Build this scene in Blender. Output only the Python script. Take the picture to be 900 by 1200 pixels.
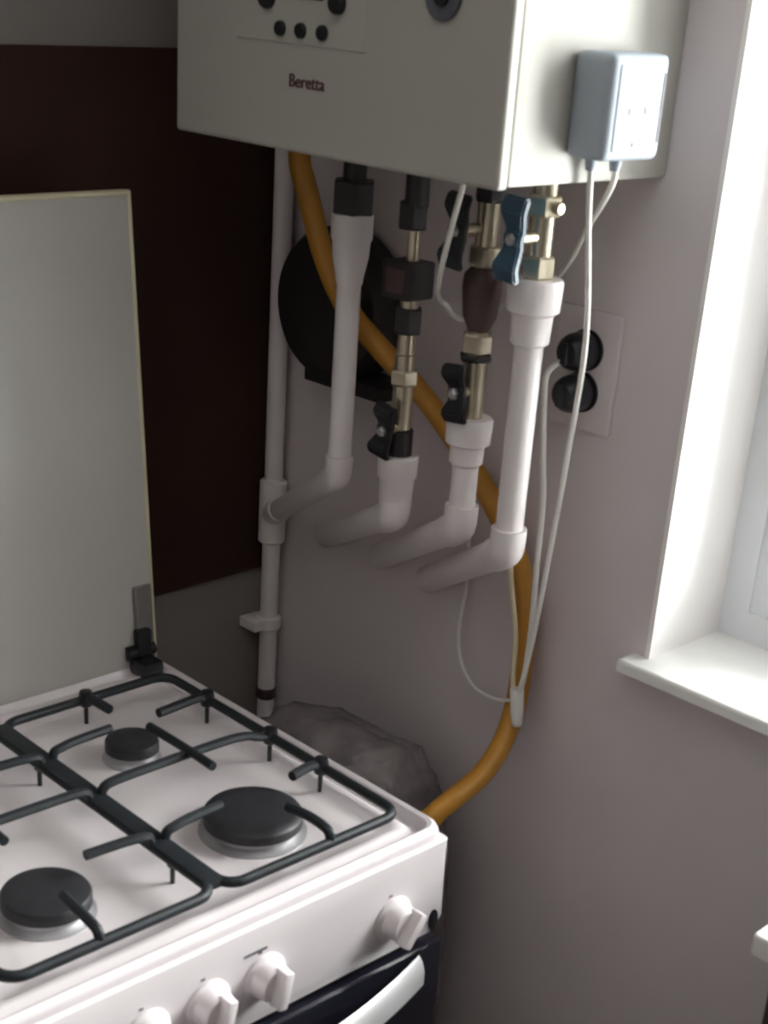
import bpy, bmesh, math, random
from mathutils import Vector, Matrix, noise

random.seed(7)
for o in list(bpy.data.objects):
    bpy.data.objects.remove(o)
scene = bpy.context.scene
col = scene.collection

# ------------------------------------------------------------------ camera
cd = bpy.data.cameras.new('camera')
cam = bpy.data.objects.new('camera', cd)
col.objects.link(cam)
RIGHT = Vector((0.711595, -0.699573, 0.065036))
UP = Vector((0.263625, 0.351661, 0.898241))
FWD = Vector((0.651256, 0.622038, -0.434665))
m = Matrix((RIGHT, UP, -FWD)).transposed().to_4x4()
m.translation = (-0.986, -0.835, 1.6207)
cam.matrix_world = m
cd.sensor_fit = 'AUTO'
cd.sensor_width = 36.0
cd.lens = 1744.874 / 1200.0 * 36.0
cd.shift_x = 4.113 / 1200.0
cd.shift_y = 205.42 / 1200.0
cd.clip_start = 0.02
cd.dof.use_dof = True          # the whole photograph is a little soft
cd.dof.focus_distance = 4.0
cd.dof.aperture_fstop = 14.0
scene.camera = cam

# ------------------------------------------------------------------ world, daylight
world = bpy.data.worlds.new('overcast_sky')
scene.world = world
world.use_nodes = True
bg = world.node_tree.nodes['Background']
bg.inputs['Color'].default_value = (1.0, 0.99, 0.98, 1)
bg.inputs['Strength'].default_value = 24.0
# portal that helps sampling of the sky through the window opening
pl = bpy.data.lights.new('window_portal', 'AREA')
pl.shape = 'RECTANGLE'
pl.size, pl.size_y = 1.20, 1.30
pl.cycles.is_portal = True
po = bpy.data.objects.new('window_portal', pl)
po.location = (0.575, -0.60, 1.60)
po.rotation_euler = (0, math.radians(90), 0)
col.objects.link(po)
scene.cycles.max_bounces = 12
scene.cycles.diffuse_bounces = 8
vs = scene.view_settings
vs.view_transform = 'Standard'
vs.look = 'None'
vs.gamma = 1.0
vs.use_curve_mapping = False
vs.exposure = 0.2

# ------------------------------------------------------------------ materials
MATS = {}


def mat(name, rgb, rough=0.5, metal=0.0, var=0.06, scale=18.0, bump=0.0, bscale=60.0, spec=0.5, coat=0.0):
    if name in MATS:
        return MATS[name]
    mt = bpy.data.materials.new(name)
    mt.use_nodes = True
    nt = mt.node_tree
    b = nt.nodes['Principled BSDF']
    b.inputs['Roughness'].default_value = rough
    b.inputs['Metallic'].default_value = metal
    b.inputs['Specular IOR Level'].default_value = spec
    b.inputs['Coat Weight'].default_value = coat
    tc = nt.nodes.new('ShaderNodeTexCoord')
    n = nt.nodes.new('ShaderNodeTexNoise')
    n.inputs['Scale'].default_value = scale
    n.inputs['Detail'].default_value = 5
    nt.links.new(tc.outputs['Object'], n.inputs['Vector'])
    r = nt.nodes.new('ShaderNodeValToRGB')
    r.color_ramp.elements[0].position = 0.3
    r.color_ramp.elements[1].position = 0.7
    r.color_ramp.elements[0].color = tuple(c * (1 - var) for c in rgb) + (1,)
    r.color_ramp.elements[1].color = tuple(min(1, c * (1 + var)) for c in rgb) + (1,)
    nt.links.new(n.outputs['Fac'], r.inputs['Fac'])
    nt.links.new(r.outputs['Color'], b.inputs['Base Color'])
    if bump:
        n2 = nt.nodes.new('ShaderNodeTexNoise')
        n2.inputs['Scale'].default_value = bscale
        n2.inputs['Detail'].default_value = 6
        nt.links.new(tc.outputs['Object'], n2.inputs['Vector'])
        bp = nt.nodes.new('ShaderNodeBump')
        bp.inputs['Strength'].default_value = bump
        bp.inputs['Distance'].default_value = 0.004
        nt.links.new(n2.outputs['Fac'], bp.inputs['Height'])
        nt.links.new(bp.outputs['Normal'], b.inputs['Normal'])
    MATS[name] = mt
    return mt


PLASTER = mat('grey_plaster', (0.73, 0.665, 0.68), 0.85, var=0.05, scale=5, bump=0.12, bscale=90)
PLASTER_R = mat('room_plaster', (0.27, 0.245, 0.235), 0.9, var=0.04, scale=5, bump=0.1)
PLASTER_D = mat('dark_room_paint', (0.24, 0.22, 0.21), 0.9, var=0.04, scale=5, bump=0.1)
PLASTER_W = mat('white_reveal_plaster', (0.93, 0.90, 0.89), 0.8, var=0.02, scale=6, bump=0.05)
BROWN = mat('brown_panel', (0.034, 0.0095, 0.004), 0.85, var=0.25, scale=4, bump=0.1)
FLOOR = mat('brown_floor', (0.10, 0.07, 0.06), 0.6, var=0.2, scale=10)
CEIL = mat('ceiling_paint', (0.80, 0.78, 0.77), 0.9, var=0.02)
STONE = mat('white_sill', (0.92, 0.92, 0.90), 0.35, var=0.03)
PVC_F = mat('window_pvc', (0.80, 0.82, 0.86), 0.35, var=0.02)
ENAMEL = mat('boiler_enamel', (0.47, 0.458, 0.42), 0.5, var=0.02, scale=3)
HOB = mat('hob_enamel', (0.74, 0.68, 0.70), 0.28, var=0.03, scale=8, coat=0.2)
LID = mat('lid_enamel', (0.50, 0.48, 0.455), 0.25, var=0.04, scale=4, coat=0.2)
LIDEDGE = mat('lid_edge_yellowed', (0.62, 0.58, 0.40), 0.4, var=0.05)
IRON = mat('black_grate_enamel', (0.016, 0.019, 0.023), 0.48, var=0.2, scale=60, spec=0.3)
CAP = mat('burner_cap_black', (0.018, 0.018, 0.022), 0.5, var=0.2, scale=40)
ALU = mat('burner_ring_grey', (0.42, 0.41, 0.43), 0.4, 0.6, var=0.1)
PIPE = mat('white_plastic_pipe', (0.85, 0.79, 0.795), 0.38, var=0.03, scale=12)
BRASS = mat('nickel_brass', (0.62, 0.55, 0.42), 0.28, 0.9, var=0.15, scale=40)
BLACK = mat('black_plastic', (0.013, 0.014, 0.018), 0.35, var=0.2)
BLUE = mat('blue_lever_coating', (0.035, 0.085, 0.14), 0.3, var=0.2)
DARKF = mat('dark_fitting', (0.035, 0.030, 0.032), 0.45, 0.3, var=0.2)
DARKR = mat('dark_red_brown_fitting', (0.085, 0.050, 0.050), 0.5, 0.2, var=0.2)
YELLOW = mat('yellow_gas_hose', (0.50, 0.235, 0.028), 0.45, var=0.1, scale=20)
CABLE = mat('white_cable', (0.80, 0.78, 0.74), 0.45, var=0.03)
CABLEY = mat('yellowed_cable', (0.74, 0.66, 0.46), 0.45, var=0.04)
PLAST = mat('cool_white_plastic', (0.33, 0.37, 0.42), 0.6, var=0.02)
PLASTG = mat('grey_print', (0.10, 0.103, 0.125), 0.5, var=0.03)
GLASSD = mat('oven_dark_glass', (0.012, 0.012, 0.02), 0.12, var=0.1)
HANDLE = mat('handle_grey_white', (0.62, 0.62, 0.63), 0.35, 0.2, var=0.04)
SACK = mat('dark_sack_cloth', (0.20, 0.175, 0.18), 0.9, var=0.5, scale=16, bump=0.5, bscale=40)
CANM = mat('dark_canister_paint', (0.020, 0.015, 0.015), 0.6, var=0.3, scale=10)
WOODD = mat('dark_cabinet', (0.06, 0.045, 0.035), 0.5, var=0.25, scale=14)
TOPW = mat('worktop_white', (0.78, 0.76, 0.72), 0.4, var=0.03)
HSTRIP = mat('hinge_strip_grey', (0.16, 0.15, 0.14), 0.5, var=0.1)
PRINT = mat('dark_red_print', (0.10, 0.03, 0.035), 0.5, var=0.05)
SCREEN = mat('dark_display', (0.03, 0.03, 0.035), 0.2, var=0.05)


def glass_mat():
    mt = bpy.data.materials.new('window_glass')
    mt.use_nodes = True
    nt = mt.node_tree
    nt.nodes.clear()
    out = nt.nodes.new('ShaderNodeOutputMaterial')
    mx = nt.nodes.new('ShaderNodeMixShader')
    tr = nt.nodes.new('ShaderNodeBsdfTransparent')
    tr.inputs['Color'].default_value = (0.96, 0.98, 0.97, 1)
    gl = nt.nodes.new('ShaderNodeBsdfGlossy')
    gl.inputs['Roughness'].default_value = 0.02
    fr = nt.nodes.new('ShaderNodeFresnel')
    fr.inputs['IOR'].default_value = 1.3
    nt.links.new(fr.outputs[0], mx.inputs[0])
    nt.links.new(tr.outputs[0], mx.inputs[1])
    nt.links.new(gl.outputs[0], mx.inputs[2])
    nt.links.new(mx.outputs[0], out.inputs[0])
    return mt


GLASS = glass_mat()

# ------------------------------------------------------------------ geometry helpers
CENT = {}


class MB:
    def __init__(self):
        self.bm = bmesh.new()

    def box(self, a, b, bev=0.0, seg=2):
        a, b = Vector(a), Vector(b)
        lo = Vector((min(a[i], b[i]) for i in range(3)))
        hi = Vector((max(a[i], b[i]) for i in range(3)))
        t = bmesh.new()
        bmesh.ops.create_cube(t, size=1)
        for v in t.verts:
            v.co = Vector(((lo[i] + hi[i]) / 2 + v.co[i] * (hi[i] - lo[i]) for i in range(3)))
        if bev > 0:
            bmesh.ops.bevel(t, geom=list(t.edges), offset=bev, segments=seg, profile=0.6, affect='EDGES')
        self.merge(t)
        return self

    def merge(self, t):
        me = bpy.data.meshes.new('tmp')
        t.to_mesh(me)
        t.free()
        self.bm.from_mesh(me)
        bpy.data.meshes.remove(me)

    def lathe(self, p, axis, prof, n=28):
        """prof: list of (distance along axis, radius)"""
        p = Vector(p)
        ax = Vector(axis).normalized()
        u = ax.orthogonal().normalized()
        w = ax.cross(u)
        rings = []
        for h, r in prof:
            if r < 1e-6:
                rings.append([self.bm.verts.new(p + ax * h)])
            else:
                rings.append([self.bm.verts.new(p + ax * h + (u * math.cos(2 * math.pi * k / n) + w * math.sin(2 * math.pi * k / n)) * r) for k in range(n)])
        for A, B in zip(rings[:-1], rings[1:]):
            for k in range(n):
                k2 = (k + 1) % n
                if len(A) == 1 and len(B) > 1:
                    self.bm.faces.new((A[0], B[k2], B[k]))
                elif len(B) == 1 and len(A) > 1:
                    self.bm.faces.new((A[k], A[k2], B[0]))
                elif len(A) > 1:
                    self.bm.faces.new((A[k], A[k2], B[k2], B[k]))
        for R_, f in ((rings[0], True), (rings[-1], False)):
            if len(R_) > 1:
                self.bm.faces.new(R_[::-1] if f else R_)
        return self

    def cyl(self, a, b, r, n=24, r2=None, ch=0.0):
        a, b = Vector(a), Vector(b)
        L = (b - a).length
        r2 = r if r2 is None else r2
        pr = [(0, r), (L, r2)]
        if ch:
            pr = [(0, r - ch), (ch, r), (L - ch, r2), (L, r2 - ch)]
        return self.lathe(a, b - a, pr, n)

    def tube(self, pts, r, n=12, spline=True, sub=8, radf=None):
        P = [Vector(p) for p in pts]
        if spline and len(P) > 2:
            Q = []
            E = [P[0] * 2 - P[1]] + P + [P[-1] * 2 - P[-2]]
            for i in range(1, len(E) - 2):
                for s in range(sub):
                    t = s / sub
                    p0, p1, p2, p3 = E[i - 1], E[i], E[i + 1], E[i + 2]
                    Q.append(0.5 * ((2 * p1) + (p2 - p0) * t + (2 * p0 - 5 * p1 + 4 * p2 - p3) * t * t + (3 * p1 - p0 - 3 * p2 + p3) * t ** 3))
            Q.append(P[-1])
            P = Q
        T = [(P[min(i + 1, len(P) - 1)] - P[max(i - 1, 0)]).normalized() for i in range(len(P))]
        u = T[0].orthogonal().normalized()
        rings = []
        for i, p in enumerate(P):
            if i:
                u = (u - T[i] * u.dot(T[i])).normalized()
            w = T[i].cross(u)
            rr = r if radf is None else r * radf(i)
            rings.append([self.bm.verts.new(p + (u * math.cos(2 * math.pi * k / n) + w * math.sin(2 * math.pi * k / n)) * rr) for k in range(n)])
        for A, B in zip(rings[:-1], rings[1:]):
            for k in range(n):
                k2 = (k + 1) % n
                self.bm.faces.new((A[k], A[k2], B[k2], B[k]))
        self.bm.faces.new(rings[0][::-1])
        self.bm.faces.new(rings[-1])
        return self

    def prism(self, outline, z0, z1, bev=0.0):
        """outline in xy, extruded in z"""
        t = bmesh.new()
        A = [t.verts.new((x, y, z0)) for x, y in outline]
        B = [t.verts.new((x, y, z1)) for x, y in outline]
        t.faces.new(A[::-1])
        t.faces.new(B)
        n = len(A)
        for k in range(n):
            t.faces.new((A[k], A[(k + 1) % n], B[(k + 1) % n], B[k]))
        if bev:
            bmesh.ops.bevel(t, geom=[e for e in t.edges if abs(e.verts[0].co.z - e.verts[1].co.z) < 1e-6 and e.verts[0].co.z > (z0 + z1) / 2], offset=bev, segments=3, profile=0.5, affect='EDGES')
        self.merge(t)
        return self

    def xform(self, M):
        bmesh.ops.transform(self.bm, matrix=M, verts=list(self.bm.verts))
        return self

    def build(self, name, material, parent=None, smooth=True, root_local=False):
        bm = self.bm
        bmesh.ops.recalc_face_normals(bm, faces=list(bm.faces))
        lo = Vector((min(v.co[i] for v in bm.verts) for i in range(3)))
        hi = Vector((max(v.co[i] for v in bm.verts) for i in range(3)))
        c = (lo + hi) / 2
        for v in bm.verts:
            v.co -= c
        if smooth:
            for f in bm.faces:
                f.smooth = True
            for e in bm.edges:
                if len(e.link_faces) == 2 and e.calc_face_angle(0) > math.radians(38):
                    e.smooth = False
        me = bpy.data.meshes.new(name)
        bm.to_mesh(me)
        bm.free()
        me.materials.append(material)
        o = bpy.data.objects.new(name, me)
        col.objects.link(o)
        CENT[o.name] = c
        o.location = c
        if parent is not None:
            o.parent = parent
            o.location = c - CENT[parent.name]
        return o


def tag(o, label, cat, group=None):
    o['label'] = label
    o['category'] = cat
    if group:
        o['group'] = group
    return o


def thing(name, label, cat, loc=(0, 0, 0), rz=0.0, local=False, group=None):
    """Empty at the thing's base. local: parts are given in its own rotated frame"""
    o = bpy.data.objects.new(name, None)
    o.empty_display_size = 0.05
    col.objects.link(o)
    o.location = loc
    o.rotation_euler = (0, 0, rz)
    CENT[o.name] = Vector((0, 0, 0)) if local else Vector(loc)
    return tag(o, label, cat, group)


def struct(o):
    o['kind'] = 'structure'
    return o


def rrect(x0, x1, y0, y1, r, n=5):
    pts = []
    for cx, cy, a0 in ((x1 - r, y1 - r, 0), (x0 + r, y1 - r, 90), (x0 + r, y0 + r, 180), (x1 - r, y0 + r, 270)):
        for k in range(n + 1):
            a = math.radians(a0 + 90 * k / n)
            pts.append((cx + r * math.cos(a), cy + r * math.sin(a)))
    return pts


def text_mesh(body, size, depth, M, name, material, parent):
    cu = bpy.data.curves.new(name, 'FONT')
    cu.body = body
    cu.size = size
    cu.extrude = depth
    cu.align_x = 'CENTER'
    cu.align_y = 'CENTER'
    cu.resolution_u = 3
    t = bpy.data.objects.new('tmp_text', cu)
    col.objects.link(t)
    dg = bpy.context.evaluated_depsgraph_get()
    dg.update()
    me = bpy.data.meshes.new_from_object(t.evaluated_get(dg))
    bpy.data.objects.remove(t)
    b = MB()
    b.bm.from_mesh(me)
    bpy.data.meshes.remove(me)
    b.xform(M)
    return b.build(name, material, parent, smooth=False)


# ------------------------------------------------------------------ room
XW, YB = 0.328, 0.652          # boiler/window wall, wall behind the cooker
XL, YF, ZC = -2.3, -2.7, 2.6
WY1, WY0 = 0.0115, -1.20       # window opening
WZ0, WZ1 = 0.915, 2.25
TH = 0.24

b = MB()
b.box((XW, WY1, 0), (XW + TH, YB + 0.15, ZC))
b.box((XW, YF, 0), (XW + TH, WY0, ZC))
b.box((XW, WY0, 0), (XW + TH, WY1, WZ0 + 0.012))
b.box((XW, WY0, WZ1), (XW + TH, WY1, ZC))
wall_right = struct(b.build('wall_right', PLASTER, smooth=False))
# plastered white window reveal lining
b = MB()
b.box((XW - 0.002, WY1 - 0.006, WZ0 + 0.026), (XW + 0.20, WY1, WZ1))
b.box((XW - 0.002, WY0, WZ0 + 0.026), (XW + 0.20, WY0 + 0.006, WZ1))
b.box((XW - 0.002, WY0 + 0.006, WZ1 - 0.006), (XW + 0.20, WY1 - 0.006, WZ1))
b.build('window_reveal', PLASTER_W, wall_right, smooth=False)

wall_back = struct(MB().box((XL - 0.15, YB, 0), (XW, YB + 0.15, ZC)).build('wall_back', PLASTER_R, smooth=False))
MB().box((XL, YB - 0.006, 0.850), (XW, YB, 1.522), 0.0015, 1).build('wall_panel', BROWN, wall_back, smooth=False)
struct(MB().box((XL - 0.15, YF, 0), (XL, YB, ZC)).build('wall_left', PLASTER_D, smooth=False))
struct(MB().box((XL - 0.15, YF - 0.15, 0), (XW + TH, YF, ZC)).build('wall_front', PLASTER_D, smooth=False))
struct(MB().box((XL - 0.15, YF - 0.15, -0.1), (XW + TH, YB + 0.15, 0)).build('floor', FLOOR, smooth=False))
struct(MB().box((XL - 0.15, YF - 0.15, ZC), (XW + TH, YB + 0.15, ZC + 0.1)).build('ceiling', CEIL, smooth=False))

# window: frame, casement sash, pane, sill
FX = 0.462
win = bpy.data.objects.new('window_1', None)
col.objects.link(win)
win.location = (FX, (WY0 + WY1) / 2, WZ0)
CENT['window_1'] = Vector(win.location)
struct(win)


def ring_yz(mb, x0, x1, y0, y1, z0, z1, w):
    mb.box((x0, y0, z0), (x1, y0 + w, z1))
    mb.box((x0, y1 - w, z0), (x1, y1, z1))
    mb.box((x0, y0 + w, z0), (x1, y1 - w, z0 + w))
    mb.box((x0, y0 + w, z1 - w), (x1, y1 - w, z1))


b = MB()
ring_yz(b, FX, FX + 0.06, WY0 + 0.006, WY1 - 0.006, WZ0 + 0.026, WZ1 - 0.006, 0.036)
b.build('window_frame', PVC_F, win, smooth=False)
YM = (WY0 + WY1) / 2
for y0, y1 in ((WY0 + 0.035, YM), (YM, WY1 - 0.035)):
    b = MB()
    ring_yz(b, FX + 0.004, FX + 0.045, y0, y1, WZ0 + 0.055, WZ1 - 0.035, 0.045)
    s = b.build('sash', PVC_F, win, smooth=False)
    MB().box((FX + 0.012, y0 + 0.04, WZ0 + 0.095), (FX + 0.018, y1 - 0.04, WZ1 - 0.075)).build('pane', GLASS, s, smooth=False)
b = MB()
b.box((FX - 0.03, YM - 0.012, 1.50), (FX - 0.010, YM + 0.012, 1.57), 0.004)
b.box((FX - 0.045, YM - 0.009, 1.42), (FX - 0.028, YM + 0.009, 1.55), 0.004)
b.build('window_handle', PVC_F, win)
b = MB()
b.prism(rrect(XW - 0.030, FX + 0.055, WY0 - 0.03, 0.0315, 0.006, 3), WZ0 + 0.012, WZ0 + 0.026, 0.005)
b.build('window_sill', STONE, win)

# ------------------------------------------------------------------ gas cooker
RZ = math.radians(-1.14)
ck = thing('gas_cooker', 'white enamel gas cooker with black wire grates and its lid folded open', 'cooker', (0, 0, 0), RZ, local=True)
SW, SD = -0.525, 0.50
b = MB()
b.prism(rrect(SW, 0.0, 0.012, SD, 0.008, 2), 0.05, 0.826)
b.build('body', HOB, ck)
for x in (SW + 0.05, -0.05):
    for y in (0.06, SD - 0.05):
        MB().lathe((x, y, 0), (0, 0, 1), [(0, 0.014), (0.008, 0.016), (0.052, 0.012)], 14).build('foot', BLACK, ck)

# hob: tray with raised rolled rim, swept as concentric rounded rectangles
def hob_tray():
    mb = MB()
    rings = []
    # (inset, z, corner radius)
    prof = [(0.004, 0.836, 0.018), (0.0, 0.838, 0.020), (0.0, 0.844, 0.020), (0.002, 0.8490, 0.020), (0.006, 0.8515, 0.018), (0.010, 0.8500, 0.016),
            (0.013, 0.8430, 0.014), (0.016, 0.8400, 0.014), (0.022, 0.8400, 0.012), (0.027, 0.8440, 0.012), (0.031, 0.8455, 0.012), (0.037, 0.8435, 0.012), (0.044, 0.8380, 0.016), (0.058, 0.8365, 0.016)]
    for ins, z, r in prof:
        k = 1.0
        rings.append([mb.bm.verts.new((x, y, z)) for x, y in rrect(SW + ins, -ins, ins, SD - ins, r, 6)])
    n = len(rings[0])
    for A, B in zip(rings[:-1], rings[1:]):
        for k in range(n):
            mb.bm.faces.new((A[k], A[(k + 1) % n], B[(k + 1) % n], B[k]))
    mb.bm.faces.new(rings[-1])
    mb.bm.faces.new(rings[0][::-1])
    return mb


hob = hob_tray().build('hob', HOB, ck)

# burners
for (x, y, r) in ((-0.157, 0.322, 0.029), (-0.147, 0.128, 0.050), (-0.383, 0.130, 0.041), (-0.385, 0.320, 0.041)):
    st = MB().lathe((x, y, 0.835), (0, 0, 1), [(0, r * 1.10), (0.003, r * 1.09), (0.005, r * 0.98), (0.007, r * 0.92), (0.013, r * 0.90), (0.014, r * 0.6)], 36).build('burner', ALU, ck)
    MB().lathe((x, y, 0.847), (0, 0, 1), [(0, r * 0.9), (0.001, r * 1.0), (0.010, r * 1.0), (0.0125, r * 0.96), (0.0145, r * 0.80), (0.0150, r * 0.4), (0.0150, 0)], 40).build('burner_cap', CAP, st)
MB().cyl((-0.118, 0.345, 0.835), (-0.118, 0.345, 0.852), 0.004, 10).build('igniter', PLAST, ck)

# grates (two halves with fingers pointing at the burners)
GZ = 0.868
GR = 0.0054


def loop_rr(x0, x1, y0, y1, r, z):
    return [(x, y, z) for x, y in rrect(x0, x1, y0, y1, r, 6)]


def closed_tube(mb, pts, r, n=10):
    P = [Vector(p) for p in pts]
    N = len(P)
    rings = []
    for i, p in enumerate(P):
        t = (P[(i + 1) % N] - P[i - 1]).normalized()
        w = Vector((0, 0, 1))
        u = t.cross(w)
        rings.append([mb.bm.verts.new(p + (u * math.cos(2 * math.pi * k / n) + w * math.sin(2 * math.pi * k / n)) * r) for k in range(n)])
    for i in range(N):
        A, B = rings[i], rings[(i + 1) % N]
        for k in range(n):
            mb.bm.faces.new((A[k], A[(k + 1) % n], B[(k + 1) % n], B[k]))


GX = -0.266      # the spar between the halves
H2 = GZ + 0.013


def half(x0, x1, outer, bR, bF):
    """x0<x1; outer = 'R' or 'L' side of the cooker; bR, bF burner centres rear, front"""
    b = MB()
    closed_tube(b, loop_rr(x0, x1, 0.026, 0.416, 0.020, GZ), GR)
    g = b.build('grate', IRON, ck)
    xi, xo = (x0, x1) if outer == 'R' else (x1, x0)
    s = 1 if outer == 'R' else -1
    for cxy, rr in ((bR, 0.030), (bF, 0.046)):
        cx, cy = cxy
        # from the spar, rising
        MB().tube([(xi, cy - 0.006, GZ), (xi + s * 0.003, cy - 0.006, GZ + 0.010), (xi + s * 0.012, cy - 0.006, H2), (xi + s * 0.030, cy - 0.004, H2 + 0.001), (cx - s * rr * 0.9, cy, H2)], GR * 0.92, 8).build('grate_finger', IRON, g)
        # from the outer side
        MB().tube([(xo, cy + 0.016, GZ + 0.002), (xo - s * 0.014, cy + 0.016, GZ + 0.005), (xo - s * 0.026, cy + 0.014, GZ + 0.006), (cx + s * (rr + 0.012), cy + 0.010, GZ + 0.006)], GR * 1.0, 8).build('grate_finger', IRON, g)
        MB().lathe((xo, cy + 0.016, 0.838), (0, 0, 1), [(0, 0.0024), (0.020, 0.0026), (0.023, 0.0072), (0.034, 0.0085), (0.040, 0.0070), (0.041, 0.003)], 10).build('grate_foot', BLACK, g)
    # crossbar between the burners
    ym = (bR[1] + bF[1]) / 2 + 0.002
    MB().tube([(xi, ym, GZ), (xi + s * 0.003, ym, GZ + 0.009), (xi + s * 0.014, ym, H2), (xi + s * 0.05, ym, H2 + 0.001), (xo - s * 0.07, ym, H2 + 0.001), (xo - s * 0.035, ym, H2 - 0.002), (xo - s * 0.016, ym, GZ + 0.004), (xo, ym, GZ)], GR * 0.95, 8).build('grate_crossbar', IRON, g)
    MB().lathe((xo, ym, 0.838), (0, 0, 1), [(0, 0.0024), (0.020, 0.0026), (0.023, 0.0072), (0.034, 0.0085), (0.040, 0.0070), (0.041, 0.003)], 10).build('grate_foot', BLACK, g)
    bx = bR[0] + (0.004 if outer == 'R' else -0.004)
    MB().tube([(bx, bR[1] - 0.026, H2 + 0.004), (bx, ym, H2 + 0.005), (bx, bF[1] + 0.058, H2 + 0.004)], GR * 0.9, 8).build('grate_finger', IRON, g)
    # from the rear and front edges
    MB().tube([(bx, 0.416, GZ + 0.002), (bx, 0.402, GZ + 0.005), (bx, 0.382, GZ + 0.006), (bx, bR[1] + 0.048, GZ + 0.006)], GR, 8).build('grate_finger', IRON, g)
    MB().lathe((bx, 0.416, 0.838), (0, 0, 1), [(0, 0.0024), (0.020, 0.0026), (0.023, 0.0072), (0.034, 0.0085), (0.040, 0.0070), (0.041, 0.003)], 10).build('grate_foot', BLACK, g)
    MB().tube([(bF[0] + s * 0.012, 0.026, GZ), (bF[0] + s * 0.012, 0.030, GZ + 0.010), (bF[0] + s * 0.012, 0.042, H2), (bF[0] + s * 0.011, 0.062, H2 + 0.001), (bF[0] + s * 0.008, bF[1] - 0.042, H2)], GR * 0.92, 8).build('grate_finger', IRON, g)


half(GX + 0.0066, -0.044, 'R', (-0.157, 0.322), (-0.147, 0.128))
MB().box((GX - 0.0100, 0.034, GZ - 0.004), (GX + 0.0100, 0.410, GZ + 0.0052), 0.002, 2).build('grate_spar', IRON, ck)
for fy in (0.10, 0.33):
    MB().lathe((GX, fy, 0.836), (0, 0, 1), [(0, 0.0024), (0.018, 0.0026), (0.020, 0.0055), (0.032, 0.0060)], 10).build('grate_foot', BLACK, ck)
half(-0.484, GX - 0.0066, 'L', (-0.385, 0.320), (-0.383, 0.130))

# open lid: slightly leaning back towards the wall
b = MB()
b.box((SW + 0.008, 0, 0), (-0.006, 0.012, 0.540), 0.004, 2)
lean = Matrix.Translation((0, SD - 0.012, 0.848)) @ Matrix.Rotation(math.atan2(-0.048, 0.528), 4, 'X')
lid = b.xform(lean).build('lid', LID, ck)
b = MB()
b.box((-0.0095, -0.001, 0.004), (-0.0035, 0.013, 0.539), 0.002, 1)
b.xform(lean).build('lid_edge', LIDEDGE, lid)
b = MB()
b.box((SW + 0.006, -0.001, 0.536), (-0.0035, 0.013, 0.5425), 0.002, 1)
b.xform(lean).build('lid_edge', LIDEDGE, lid)
b = MB()
b.box((-0.034, -0.005, 0.004), (-0.010, 0.0, 0.10), 0.0015, 1)
b.xform(lean).build('hinge_strip', HSTRIP, lid)
for x in (-0.030, SW + 0.045):
    b = MB()
    b.box((x - 0.014, SD - 0.042, 0.842), (x + 0.014, SD - 0.008, 0.862), 0.004)
    b.cyl((x - 0.019, SD - 0.012, 0.868), (x + 0.019, SD - 0.012, 0.868), 0.0085, 14)
    b.box((x - 0.007, SD - 0.022, 0.862), (x + 0.011, SD - 0.008, 0.897), 0.003)
    b.build('lid_hinge', BLACK, ck)

# control panel with knobs
b = MB()
prof = [(0.012, 0.822), (-0.002, 0.821), (-0.005, 0.816), (-0.008, 0.740), (-0.004, 0.731), (0.012, 0.730)]
b2 = MB()
t = bmesh.new()
rx = [q for q in rrect(SW + 0.002, -0.001, 0.730, 0.90, 0.016, 5) if q[1] < 0.8] + [(SW + 0.002, 0.838), (-0.001, 0.838)]
rx = sorted(rx, key=lambda q: math.atan2(q[1] - 0.79, q[0] - SW / 2))
b2.prism(rx, 0.0, 0.016, 0.003)
b2.xform(Matrix.Translation((0, 0.012, 0)) @ Matrix(((1, 0, 0, 0), (0, 0, -1, 0), (0, 1, 0, 0), (0, 0, 0, 1))))
t.free()
panel = b2.build('control_panel', HOB, ck)
for i, kx in enumerate((-0.072, -0.238, -0.303, -0.369, -0.435)):
    kz = (0.771, 0.778, 0.778, 0.778, 0.778)[i]
    k = MB().lathe((kx, -0.003, kz), (0, -1, 0), [(0, 0.024), (0.003, 0.0245), (0.006, 0.0205), (0.018, 0.0185), (0.022, 0.0165), (0.0225, 0.0)], 30).build('knob', HOB, panel)
    g = MB()
    g.box((-0.0055, -0.017, -0.0195), (0.0055, 0.0, 0.0195), 0.003)
    ang = math.radians((35, 12, 12, 12, 12)[i])
    g.xform(Matrix.Translation((kx, -0.0205, kz)) @ Matrix.Rotation(ang, 4, 'Y'))
    g.build('knob_grip', HOB, k)
    g = MB()
    g.box((kx - 0.008, -0.0048, kz + 0.0275), (kx - 0.004, -0.0036, kz + 0.0295))
    g.build('printed_mark', PLASTG, panel)
MB().box((-0.262, -0.0048, 0.8080), (-0.236, -0.0036, 0.8105)).build('printed_mark', PLASTG, panel)
b = MB()
b.lathe((0, 0, 0), (0, -1, 0), [(0, 0.010), (0.002, 0.0098), (0.0025, 0.008), (0.0015, 0.0)], 24)
b.xform(Matrix.Translation((-0.013, -0.0035, 0.744)) @ Matrix.Scale(0.62, 4, (1, 0, 0)) @ Matrix.Scale(1.25, 4, (0, 0, 1)))
b.build('oval_badge', BLACK, panel)

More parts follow.
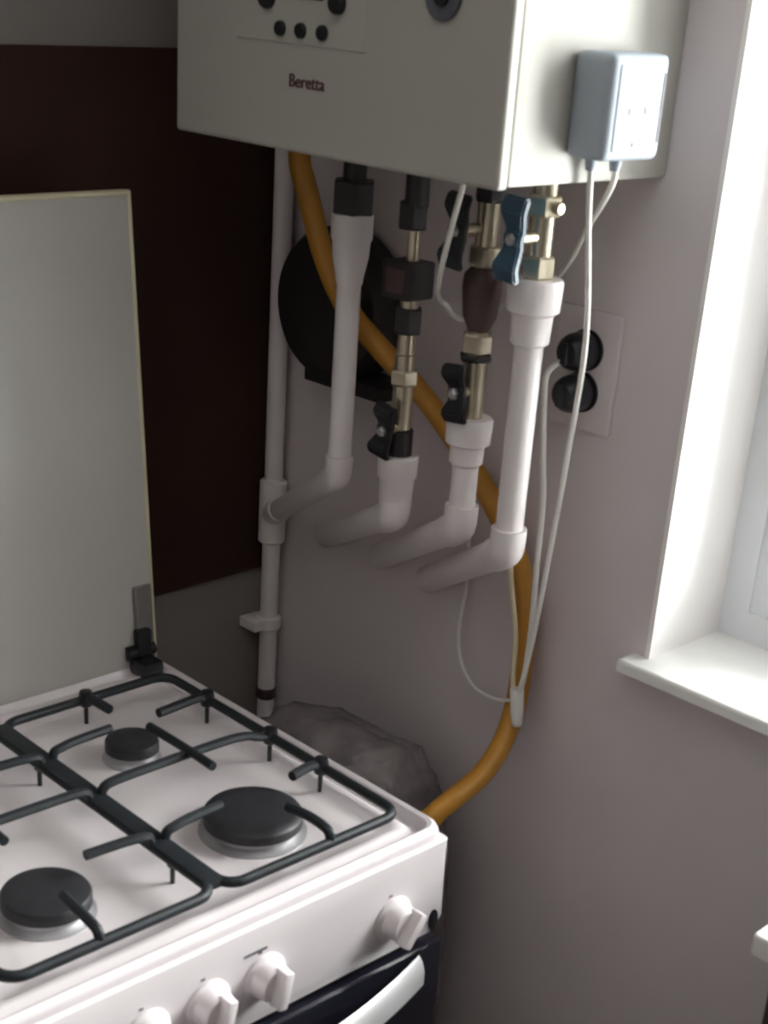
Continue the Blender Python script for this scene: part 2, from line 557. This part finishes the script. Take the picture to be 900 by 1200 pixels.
# oven door, handle, plinth drawer
door = MB().box((SW + 0.004, -0.014, 0.235), (-0.004, 0.012, 0.722), 0.006).build('oven_door', GLASSD, ck)
b = MB()
N = 24
A = []
xa, xb = SW + 0.040, -0.040
for k in range(N + 1):
    tt = k / N
    x = xa + (xb - xa) * tt
    bow = 0.036 * (1 - abs(2 * tt - 1) ** 2.0)
    A.append((x, -0.014 - bow))
for side in range(1):
    vs_ = []
    for x, y in A:
        th = 0.010
        vs_.append([b.bm.verts.new((x, y, 0.717)), b.bm.verts.new((x, y - th * 0.6, 0.712)), b.bm.verts.new((x, y - th, 0.702)), b.bm.verts.new((x, y - th, 0.686)), b.bm.verts.new((x, y, 0.682))])
    for P, Q in zip(vs_[:-1], vs_[1:]):
        for k in range(5):
            b.bm.faces.new((P[k], P[(k + 1) % 5], Q[(k + 1) % 5], Q[k]))
    b.bm.faces.new(vs_[0])
    b.bm.faces.new(vs_[-1][::-1])
b.build('door_handle', HANDLE, door)
MB().box((SW + 0.004, -0.014, 0.055), (-0.004, 0.012, 0.228), 0.005).build('drawer_front', HOB, ck)
# gas inlet on the right side of the cooker
MB().lathe((-0.004, 0.20, 0.60), (1, 0, 0), [(0, 0.012), (0.022, 0.012), (0.023, 0.009), (0.034, 0.009)], 6).build('gas_inlet', BRASS, ck, smooth=False)

# ------------------------------------------------------------------ boiler
BX, BY0, BY1, BZ, BH = 0.0704, 0.0746, 0.542, 1.447, 0.72
bo = thing('gas_boiler', 'white wall hung gas boiler with control buttons above the row of pipes', 'boiler', (XW, (BY0 + BY1) / 2, BZ))
MB().box((BX + 0.016, BY0 + 0.001, BZ + 0.002), (XW, BY1 - 0.001, BZ + BH), 0.004).build('casing', ENAMEL, bo)
front = MB().box((BX, BY0, BZ), (BX + 0.0145, BY1, BZ + BH), 0.005, 3).build('front_panel', ENAMEL, bo)
# control fascia, slightly proud
MB().box((BX - 0.0015, 0.252, BZ + 0.100), (BX + 0.004, 0.442, BZ + 0.30), 0.001, 1).build('control_fascia', ENAMEL, front)


def button(y, z, r, name='button', h=0.005):
    return MB().lathe((BX - 0.001, y, z), (-1, 0, 0), [(0, r), (h * 0.7, r), (h, r * 0.85), (h, 0)], 22).build(name, BLACK, front)


for y in (0.372, 0.342, 0.311):
    button(y, 1.560, 0.0072)
for y, z in ((0.392, 1.586), (0.2905, 1.587)):
    button(y, z, 0.0098, 'selector_button', 0.008)
MB().box((BX - 0.0035, 0.312, 1.588), (BX, 0.366, 1.618), 0.001, 1).build('display', SCREEN, front)
g = MB().lathe((BX - 0.0002, 0.156, 1.602), (-1, 0, 0), [(0, 0.021), (0.004, 0.021), (0.005, 0.019), (0.004, 0.017), (0.004, 0)], 32).build('pressure_gauge', PLASTG, front)
MB().lathe((BX - 0.003, 0.156, 1.602), (-1, 0, 0), [(0, 0.010), (0.004, 0.009), (0.004, 0)], 20).build('gauge_hub', BLACK, g)
# lettering reads along -Y (left to right seen from the room), faces -X
M = Matrix.Translation((BX - 0.0006, 0.333, 1.5135)) @ Matrix(((0, 0, -1, 0), (-1, 0, 0, 0), (0, 1, 0, 0), (0, 0, 0, 1)))
text_mesh('Beretta', 0.0175, 0.0006, M, 'lettering', PRINT, front)

# controller box on the boiler's side
cb = thing('controller_box', 'small white plastic controller box fixed to the side of the boiler', 'control box', (0.205, BY0, 1.474))
bd = MB().box((0.160, 0.030, 1.474), (0.246, BY0 + 0.0015, 1.566), 0.009, 3).build('housing', PLAST, cb)
MB().box((0.170, 0.0285, 1.482), (0.236, 0.034, 1.558), 0.003, 2).build('front_cover', PLAST, bd)
MB().box((0.198, 0.0278, 1.487), (0.215, 0.0300, 1.4905)).build('printed_mark', PLASTG, bd)
for x, z in ((0.190, 1.517), (0.214, 1.518)):
    MB().box((x - 0.0022, 0.0280, z - 0.003), (x + 0.0022, 0.0300, z + 0.003)).build('indicator', PLASTG, bd)
MB().box((0.238, 0.0292, 1.490), (0.2400, 0.0310, 1.550)).build('seam', PLASTG, bd)
for x in (0.190, 0.213):
    MB().lathe((x, 0.055 + (0.011 if x < 0.2 else 0.0), 1.476), (0, 0, -1), [(0, 0.006), (0.004, 0.006), (0.014, 0.0045)], 14).build('cable_gland', PLAST, cb)

# ------------------------------------------------------------------ pipes
PX = 0.20


def lever(y, z, mt, name, root, dx=-0.036, tilt=0.0, L=0.05):
    """butterfly lever in front of a ball valve"""
    b = MB()
    b.cyl((PX, y, z), (PX + dx * 0.75, y, z), 0.0065, 12)
    b.build('valve_stem', BRASS, root)
    b = MB()
    pts = [(0, 0, -L * 0.62), (-0.006, 0, -L * 0.40), (0.003, 0, -L * 0.12), (0.0, 0, 0), (0.003, 0, L * 0.12), (-0.006, 0, L * 0.40), (-0.002, 0, L * 0.62)]
    n = len(pts)
    A = []
    for i, (x, _, zz) in enumerate(pts):
        w = (0.0145, 0.0155, 0.0105, 0.0115, 0.0105, 0.0155, 0.0145)[i]
        A.append([b.bm.verts.new((x + sx, sy * w, zz)) for sx, sy in ((-0.0045, -1), (-0.0045, 1), (0.0045, 1), (0.0045, -1))])
    for P, Q in zip(A[:-1], A[1:]):
        for k in range(4):
            b.bm.faces.new((P[k], P[(k + 1) % 4], Q[(k + 1) % 4], Q[k]))
    b.bm.faces.new(A[0])
    b.bm.faces.new(A[-1][::-1])
    bmesh.ops.bevel(b.bm, geom=list(b.bm.edges), offset=0.002, segments=2, affect='EDGES')
    b.xform(Matrix.Translation((PX + dx, y, z)) @ Matrix.Rotation(tilt, 4, 'X'))
    h = b.build('valve_lever', mt, root)
    MB().lathe((PX + dx * 0.9, y, z), (-1, 0, 0), [(0, 0.0065), (0.009, 0.0065), (0.011, 0.004), (0.011, 0)], 6).build('lever_nut', ALU, h, smooth=False)


def elbow(y, zb, end, root, r=0.0140):
    """white bend from the foot of the vertical pipe to the wall"""
    P = Vector((PX, y, zb))
    E = Vector(end)
    dv = (E - P).normalized()
    pts = [P + Vector((0, 0, 0.022))]
    for k in range(7):
        t = k / 6
        a = P + Vector((0, 0, 0.016)) * (1 - t)
        c = P + dv * 0.030 * t
        pts.append(a * (1 - t) + c * t if 0 < t < 1 else (a if t == 0 else c))
    b = MB()
    b.tube([P + Vector((0, 0, 0.026)), P + Vector((0, 0, 0.012)), P + Vector((0, 0, 0.002)) + dv * 0.004, P + dv * 0.018, P + dv * 0.036], r * 1.30, 20, sub=6)
    b.build('elbow', PIPE, root)
    MB().tube([P + dv * 0.028, E + dv * 0.012], r * 1.16, 20, spline=False).build('branch_pipe', PIPE, root)


def hexn(y, z0, z1, r, mt, name, root):
    MB().lathe((PX, y, z0), (0, 0, 1), [(0, r * 0.92), (0.002, r), (z1 - z0 - 0.002, r), (z1 - z0, r * 0.92)], 6).build(name, mt, root, smooth=False)


def rod(y, z0, z1, r, mt, name, root, r2=None):
    MB().cyl((PX, y, z0), (PX, y, z1), r, 24, r2, 0.0015).build(name, mt, root)


G = 'white pipes hanging below the boiler'
# A: drain pipe joining the corner pipe
yA = 0.392
pa = thing('white_pipe', 'white plastic pipe slanting from the boiler into the corner pipe', 'pipe', (PX, yA, 0.935), group=G)
rod(yA, 1.405, 1.452, 0.013, DARKF, 'connector', pa)
hexn(yA, 1.374, 1.410, 0.025, DARKF, 'nut', pa)
MB().lathe((PX, yA, 1.298), (0, 0, 1), [(0, 0.0150), (0.010, 0.0165), (0.030, 0.0205), (0.046, 0.0215), (0.050, 0.0235), (0.076, 0.0235), (0.077, 0.020)], 28).build('coupling', PIPE, pa)
rod(yA, 1.095, 1.305, 0.0138, PIPE, 'pipe', pa)
elbow(yA, 1.072, (0.300, 0.617, 0.941), pa, 0.0130)

# B: thin metal pipe with black box valve
yB = 0.296
pb = thing('white_pipe', 'short white elbow below a thin metal pipe carrying a black square fitting', 'pipe', (PX, yB, 0.926), group=G)
rod(yB, 1.335, 1.452, 0.0075, BRASS, 'metal_pipe', pb)
rod(yB, 1.395, 1.440, 0.013, DARKF, 'connector', pb)
hexn(yB + 0.004, 1.372, 1.400, 0.017, DARKF, 'nut', pb)
b = MB().box((PX - 0.022, yB - 0.018, 1.300), (PX + 0.018, yB + 0.024, 1.340), 0.003)
bb = b.build('square_fitting', DARKF, pb)
MB().box((PX - 0.0235, yB - 0.011, 1.307), (PX - 0.020, yB + 0.017, 1.333), 0.001, 1).build('fitting_plate', DARKR, bb)
hexn(yB, 1.262, 1.290, 0.016, DARKF, 'nut', pb)
rod(yB, 1.236, 1.302, 0.010, BRASS, 'metal_pipe', pb)
rod(yB, 1.150, 1.240, 0.0115, BRASS, 'valve_body', pb)
hexn(yB, 1.205, 1.222, 0.016, BRASS, 'nut', pb)
rod(yB, 1.120, 1.155, 0.015, DARKF, 'valve_collar', pb)
lever(yB, 1.156, BLACK, 'valve_lever', pb, -0.026, 0.15, 0.050)
MB().lathe((PX, yB, 1.068), (0, 0, 1), [(0, 0.0175), (0.004, 0.0190), (0.028, 0.0200), (0.031, 0.0225), (0.055, 0.0232), (0.057, 0.0215), (0.057, 0.012)], 28).build('coupling', PIPE, pb)
elbow(yB, 1.052, (XW, 0.537, 0.928), pb, 0.0145)

# C
yC = 0.194
pc = thing('white_pipe', 'white pipe with stepped collar below brass fittings and two black valves', 'pipe', (PX, yC, 0.93), group=G)
rod(yC, 1.345, 1.452, 0.0120, BRASS, 'valve_body', pc)
hexn(yC, 1.352, 1.372, 0.0185, BRASS, 'nut', pc)
hexn(yC, 1.415, 1.440, 0.0170, DARKF, 'nut', pc)
lever(yC + 0.006, 1.388, BLACK, 'valve_lever', pc, -0.040, 0.1, 0.060)
MB().lathe((PX, yC, 1.285), (0, 0, 1), [(0, 0.011), (0.016, 0.018), (0.044, 0.021), (0.058, 0.020), (0.066, 0.013)], 24).build('strainer', DARKR, pc)
rod(yC, 1.262, 1.292, 0.0105, BRASS, 'metal_pipe', pc)
hexn(yC, 1.262, 1.283, 0.017, BRASS, 'nut', pc)
rod(yC, 1.190, 1.264, 0.0130, BRASS, 'valve_body', pc)
hexn(yC, 1.254, 1.261, 0.0185, DARKF, 'nut', pc)
lever(yC, 1.222, BLACK, 'valve_lever', pc, -0.026, -0.1, 0.050)
MB().lathe((PX, yC, 1.140), (0, 0, 1), [(0, 0.0150), (0.003, 0.0185), (0.022, 0.0190), (0.025, 0.0245), (0.050, 0.0255), (0.053, 0.0235), (0.053, 0.013)], 28).build('coupling', PIPE, pc)
rod(yC, 1.085, 1.145, 0.0145, PIPE, 'pipe', pc)
elbow(yC, 1.068, (XW, 0.431, 0.932), pc, 0.0145)

# D
yD = 0.124
pd = thing('white_pipe', 'long white pipe under a blue lever valve beside the hanging cables', 'pipe', (PX, yD, 0.926), group=G)
rod(yD, 1.348, 1.452, 0.0125, BRASS, 'valve_body', pd)
hexn(yD, 1.352, 1.374, 0.0175, BRASS, 'nut', pd)
hexn(yD, 1.412, 1.432, 0.0180, BRASS, 'nut', pd)
MB().cyl((PX, yD, 1.421), (PX, yD - 0.022, 1.421), 0.006, 12, ch=0.001).build('bleed_cap', BRASS, pd)
lever(yD, 1.392, BLUE, 'valve_lever', pd, -0.042, 0.08, 0.066)
MB().lathe((PX, yD, 1.284), (0, 0, 1), [(0, 0.0150), (0.004, 0.0200), (0.032, 0.0215), (0.036, 0.0270), (0.064, 0.0285), (0.068, 0.0265), (0.068, 0.014)], 32).build('coupling', PIPE, pd)
rod(yD, 1.084, 1.290, 0.0150, PIPE, 'pipe', pd)
elbow(yD, 1.062, (XW, 0.345, 0.928), pd, 0.0150)

# corner riser
cp = thing('corner_pipe', 'vertical white pipe standing in the corner between the two walls', 'pipe', (0.304, 0.626, 0))
MB().cyl((0.304, 0.626, 0.0), (0.304, 0.626, 2.6), 0.0125, 24).build('pipe', PIPE, cp)
b = MB().cyl((0.304, 0.626, 0.895), (0.304, 0.626, 0.985), 0.0187, 28, ch=0.003)
TV = (Vector((PX, yA, 1.072)) - Vector((0.300, 0.617, 0.941))).normalized()
TC = Vector((0.304, 0.626, 0.936))
b.cyl(TC, TC + TV * 0.040, 0.0172, 24, ch=0.002)
b.build('tee', PIPE, cp)
b = MB()
b.cyl((0.304, 0.626, 0.765), (0.304, 0.626, 0.784), 0.0175, 24, ch=0.002)
b.box((0.272, 0.618, 0.767), (0.304, 0.653, 0.782), 0.002)
b.box((0.296, 0.632, 0.768), (0.3285, 0.653, 0.781), 0.002)
b.build('pipe_clip', PIPE, cp)
MB().cyl((0.304, 0.626, 0.655), (0.304, 0.626, 0.672), 0.0145, 24, ch=0.002).build('joint_ring', DARKR, cp)

# dark rounded canister in the corner
cn = thing('round_canister', 'dark rounded canister in the wall corner behind the slanting white pipe', 'canister', (XW, 0.505, 1.15))
MB().lathe((XW + 0.001, 0.507, 1.243), (-1, 0, 0), [(0, 0.086), (0.012, 0.094), (0.045, 0.094), (0.058, 0.086), (0.064, 0.06), (0.066, 0)], 40).build('casing', CANM, cn)
MB().box((0.268, 0.400, 1.148), (XW + 0.001, 0.535, 1.166), 0.003).build('bracket', DARKF, cn)

# ------------------------------------------------------------------ yellow gas hose
hose = [(0.22, 0.501, 1.452), (0.22, 0.505, 1.415), (0.225, 0.4955, 1.382), (0.235, 0.474, 1.314), (0.24, 0.437, 1.261), (0.25, 0.39, 1.223), (0.28, 0.331, 1.166), (0.296, 0.256, 1.091), (0.301, 0.198, 1.023), (0.303, 0.173, 0.966), (0.303, 0.165, 0.880)]
HOSE_TAIL = [(0.280, 0.155, 0.812), (0.225, 0.143, 0.770), (0.15, 0.150, 0.735), (0.085, 0.185, 0.650), (0.032, 0.20, 0.602)]
gh = thing('gas_hose', 'yellow flexible gas hose curving down the wall to the cooker', 'hose', (XW, 0.16, 0.80))
MB().tube(hose + HOSE_TAIL, 0.0130, 16, sub=10).build('hose', YELLOW, gh)
MB().lathe((0.022, 0.20, 0.5985), (1, 0.0, 0.12), [(0, 0.014), (0.018, 0.014), (0.020, 0.0125), (0.032, 0.0125)], 16).build('end_ferrule', BRASS, gh)
MB().lathe((0.22, 0.501, 1.43), (0, 0, 1), [(0, 0.0145), (0.018, 0.0145), (0.022, 0.013)], 6).build('end_nut', BRASS, gh, smooth=False)

# ------------------------------------------------------------------ cables
def cable(name, label, pts, r, mt, ext=None):
    o = MB().tube(pts, r, 10, sub=8).build(name, mt)
    return tag(o, label, 'cable', 'cables hanging by the pipes')


cable('cable', 'long white cable hanging straight down from the controller box', [(0.19, 0.066, 1.474), (0.2, 0.068, 1.415), (0.23, 0.076, 1.295), (0.255, 0.1, 1.164), (0.265, 0.113, 1.077), (0.2715, 0.1285, 0.946), (0.2735, 0.1375, 0.885), (0.2745, 0.1445, 0.856)], 0.0030, CABLE)
cable('cable', 'white cable looping from the controller box behind pipes up into the boiler', [(0.213, 0.055, 1.474), (0.222, 0.062, 1.448), (0.25, 0.105, 1.402), (0.28, 0.159, 1.342), (0.3, 0.236, 1.299), (0.3, 0.269, 1.28), (0.28, 0.291, 1.27), (0.222, 0.262, 1.296), (0.160, 0.219, 1.328), (0.130, 0.181, 1.392), (0.12, 0.162, 1.433), (0.12, 0.160, 1.450)], 0.0030, CABLE)
cable('cable', 'white cable running down from the black wall plug', [(0.294, 0.145, 1.253), (0.284, 0.150, 1.250), (0.275, 0.156, 1.238), (0.272, 0.153, 1.210), (0.27, 0.145, 1.155), (0.27, 0.137, 1.098), (0.2715, 0.1365, 1.028), (0.2765, 0.1375, 0.961), (0.2805, 0.1415, 0.894), (0.2815, 0.1470, 0.856)], 0.0035, CABLE)
cable('cable', 'yellowed cable lying along the yellow hose behind the long pipe', [(0.300, 0.200, 1.452), (0.312, 0.201, 1.299), (0.302, 0.199, 1.146), (0.28, 0.182, 1.021), (0.278, 0.161, 0.932), (0.2765, 0.1565, 0.885), (0.276, 0.1530, 0.856)], 0.0032, CABLEY)
cable('cable', 'thin white wire bowing in a loose loop against the wall', [(0.3, 0.272, 1.452), (0.312, 0.276, 1.34), (0.316, 0.284, 1.205), (0.318, 0.284, 1.08), (0.312, 0.272, 0.953), (0.31, 0.275, 0.883), (0.305, 0.261, 0.845), (0.295, 0.228, 0.829), (0.282, 0.187, 0.834), (0.278, 0.160, 0.843), (0.277, 0.150, 0.846)], 0.0022, CABLE)
b = MB()
b.lathe((0.2772, 0.1485, 0.864), (-0.03, -0.16, -1), [(0, 0.0070), (0.002, 0.0085), (0.030, 0.0080), (0.046, 0.0062), (0.048, 0.004)], 18)
tag(b.build('cable_sleeve', CABLE), 'small white sleeve joining the cable ends beside the yellow hose', 'cable sleeve')

# ------------------------------------------------------------------ wall socket and black plugs
so = thing('wall_socket', 'flat white double wall socket plate next to the hanging cables', 'socket', (XW, 0.142, 1.174))
pt = MB().box((XW - 0.006, 0.100, 1.174), (XW, 0.184, 1.306), 0.0025).build('plate', PLASTER, so)
PLG = [(0.142, 1.262), (0.142, 1.216)]
for y, z in PLG:
    MB().lathe((XW - 0.0055, y, z), (-1, 0, 0), [(0, 0.0225), (0.003, 0.0225), (0.003, 0.019), (0.002, 0)], 28).build('outlet_ring', BLACK, pt)
for i, (y, z) in enumerate(PLG):
    p_ = thing('wall_plug', ('black round plug with a white cable in the upper wall outlet', 'black round plug without a cable in the lower wall outlet')[i], 'plug', (XW - 0.011, y, z))
    h = MB().lathe((XW - 0.0080, y, z), (-1, 0, 0), [(0, 0.019), (0.003, 0.0205), (0.020, 0.0205), (0.028, 0.018), (0.034, 0.013), (0.036, 0)], 28).build('plug_body', BLACK, p_)
    MB().box((XW - 0.047, y - 0.004, z - 0.012), (XW - 0.030, y + 0.004, z + 0.012), 0.002).build('plug_grip', BLACK, h)

# ------------------------------------------------------------------ dark sack between cooker and wall
b = MB()
bmesh.ops.create_icosphere(b.bm, subdivisions=5, radius=1.0)
for v in b.bm.verts:
    p = v.co.copy()
    # squarish sack
    q = Vector((math.copysign(abs(p.x) ** 0.75, p.x), math.copysign(abs(p.y) ** 0.55, p.y), math.copysign(abs(p.z) ** 0.42, p.z)))
    n1 = noise.fractal(p * 2.2 + Vector((3, 1, 2)), 0.9, 2.0, 4)
    n2 = noise.noise(Vector((p.x * 5, p.y * 6, p.z * 2.0)))
    f = 1 + 0.06 * n1 + 0.03 * n2
    zz = q.z * 0.380
    if zz > 0:
        zz *= 1.03 + 0.05 * n1 - 0.10 * p.y
    v.co = Vector((0.196 + q.x * 0.105 * f, 0.372 + q.y * 0.180 * f, max(0.0, 0.36 + zz * (1 + 0.03 * n2))))
    v.co.x = min(v.co.x, XW - 0.004)
sk = b.build('sack', SACK)
tag(sk, 'dark grey crumpled sack standing between the cooker and the wall', 'sack')

# ------------------------------------------------------------------ cabinet at the window
kc = thing('cabinet', 'dark low cabinet with a pale worktop under the window', 'cabinet', (0.17, -0.85, 0))
b = MB()
b.prism(rrect(0.022, XW - 0.001, -1.5, -0.335, 0.006, 3), 0.873, 0.893, 0.004)
b.build('worktop', TOPW, kc)
MB().box((0.045, -1.48, 0.06), (XW - 0.001, -0.352, 0.874), 0.002, 1).build('body', WOODD, kc)
MB().box((0.065, -1.47, 0), (XW - 0.001, -0.362, 0.062)).build('plinth', BLACK, kc)
for y0, y1 in ((-1.475, -0.92), (-0.914, -0.357)):
    dr = MB().box((0.029, y0, 0.07), (0.0455, y1, 0.864), 0.002, 1).build('door', WOODD, kc)
    ym = y1 - 0.04 if y0 < -1 else y0 + 0.04
    MB().tube([(0.030, ym, 0.66), (0.012, ym, 0.665), (0.010, ym, 0.70), (0.012, ym, 0.735), (0.030, ym, 0.74)], 0.005, 10).build('handle', ALU, dr)
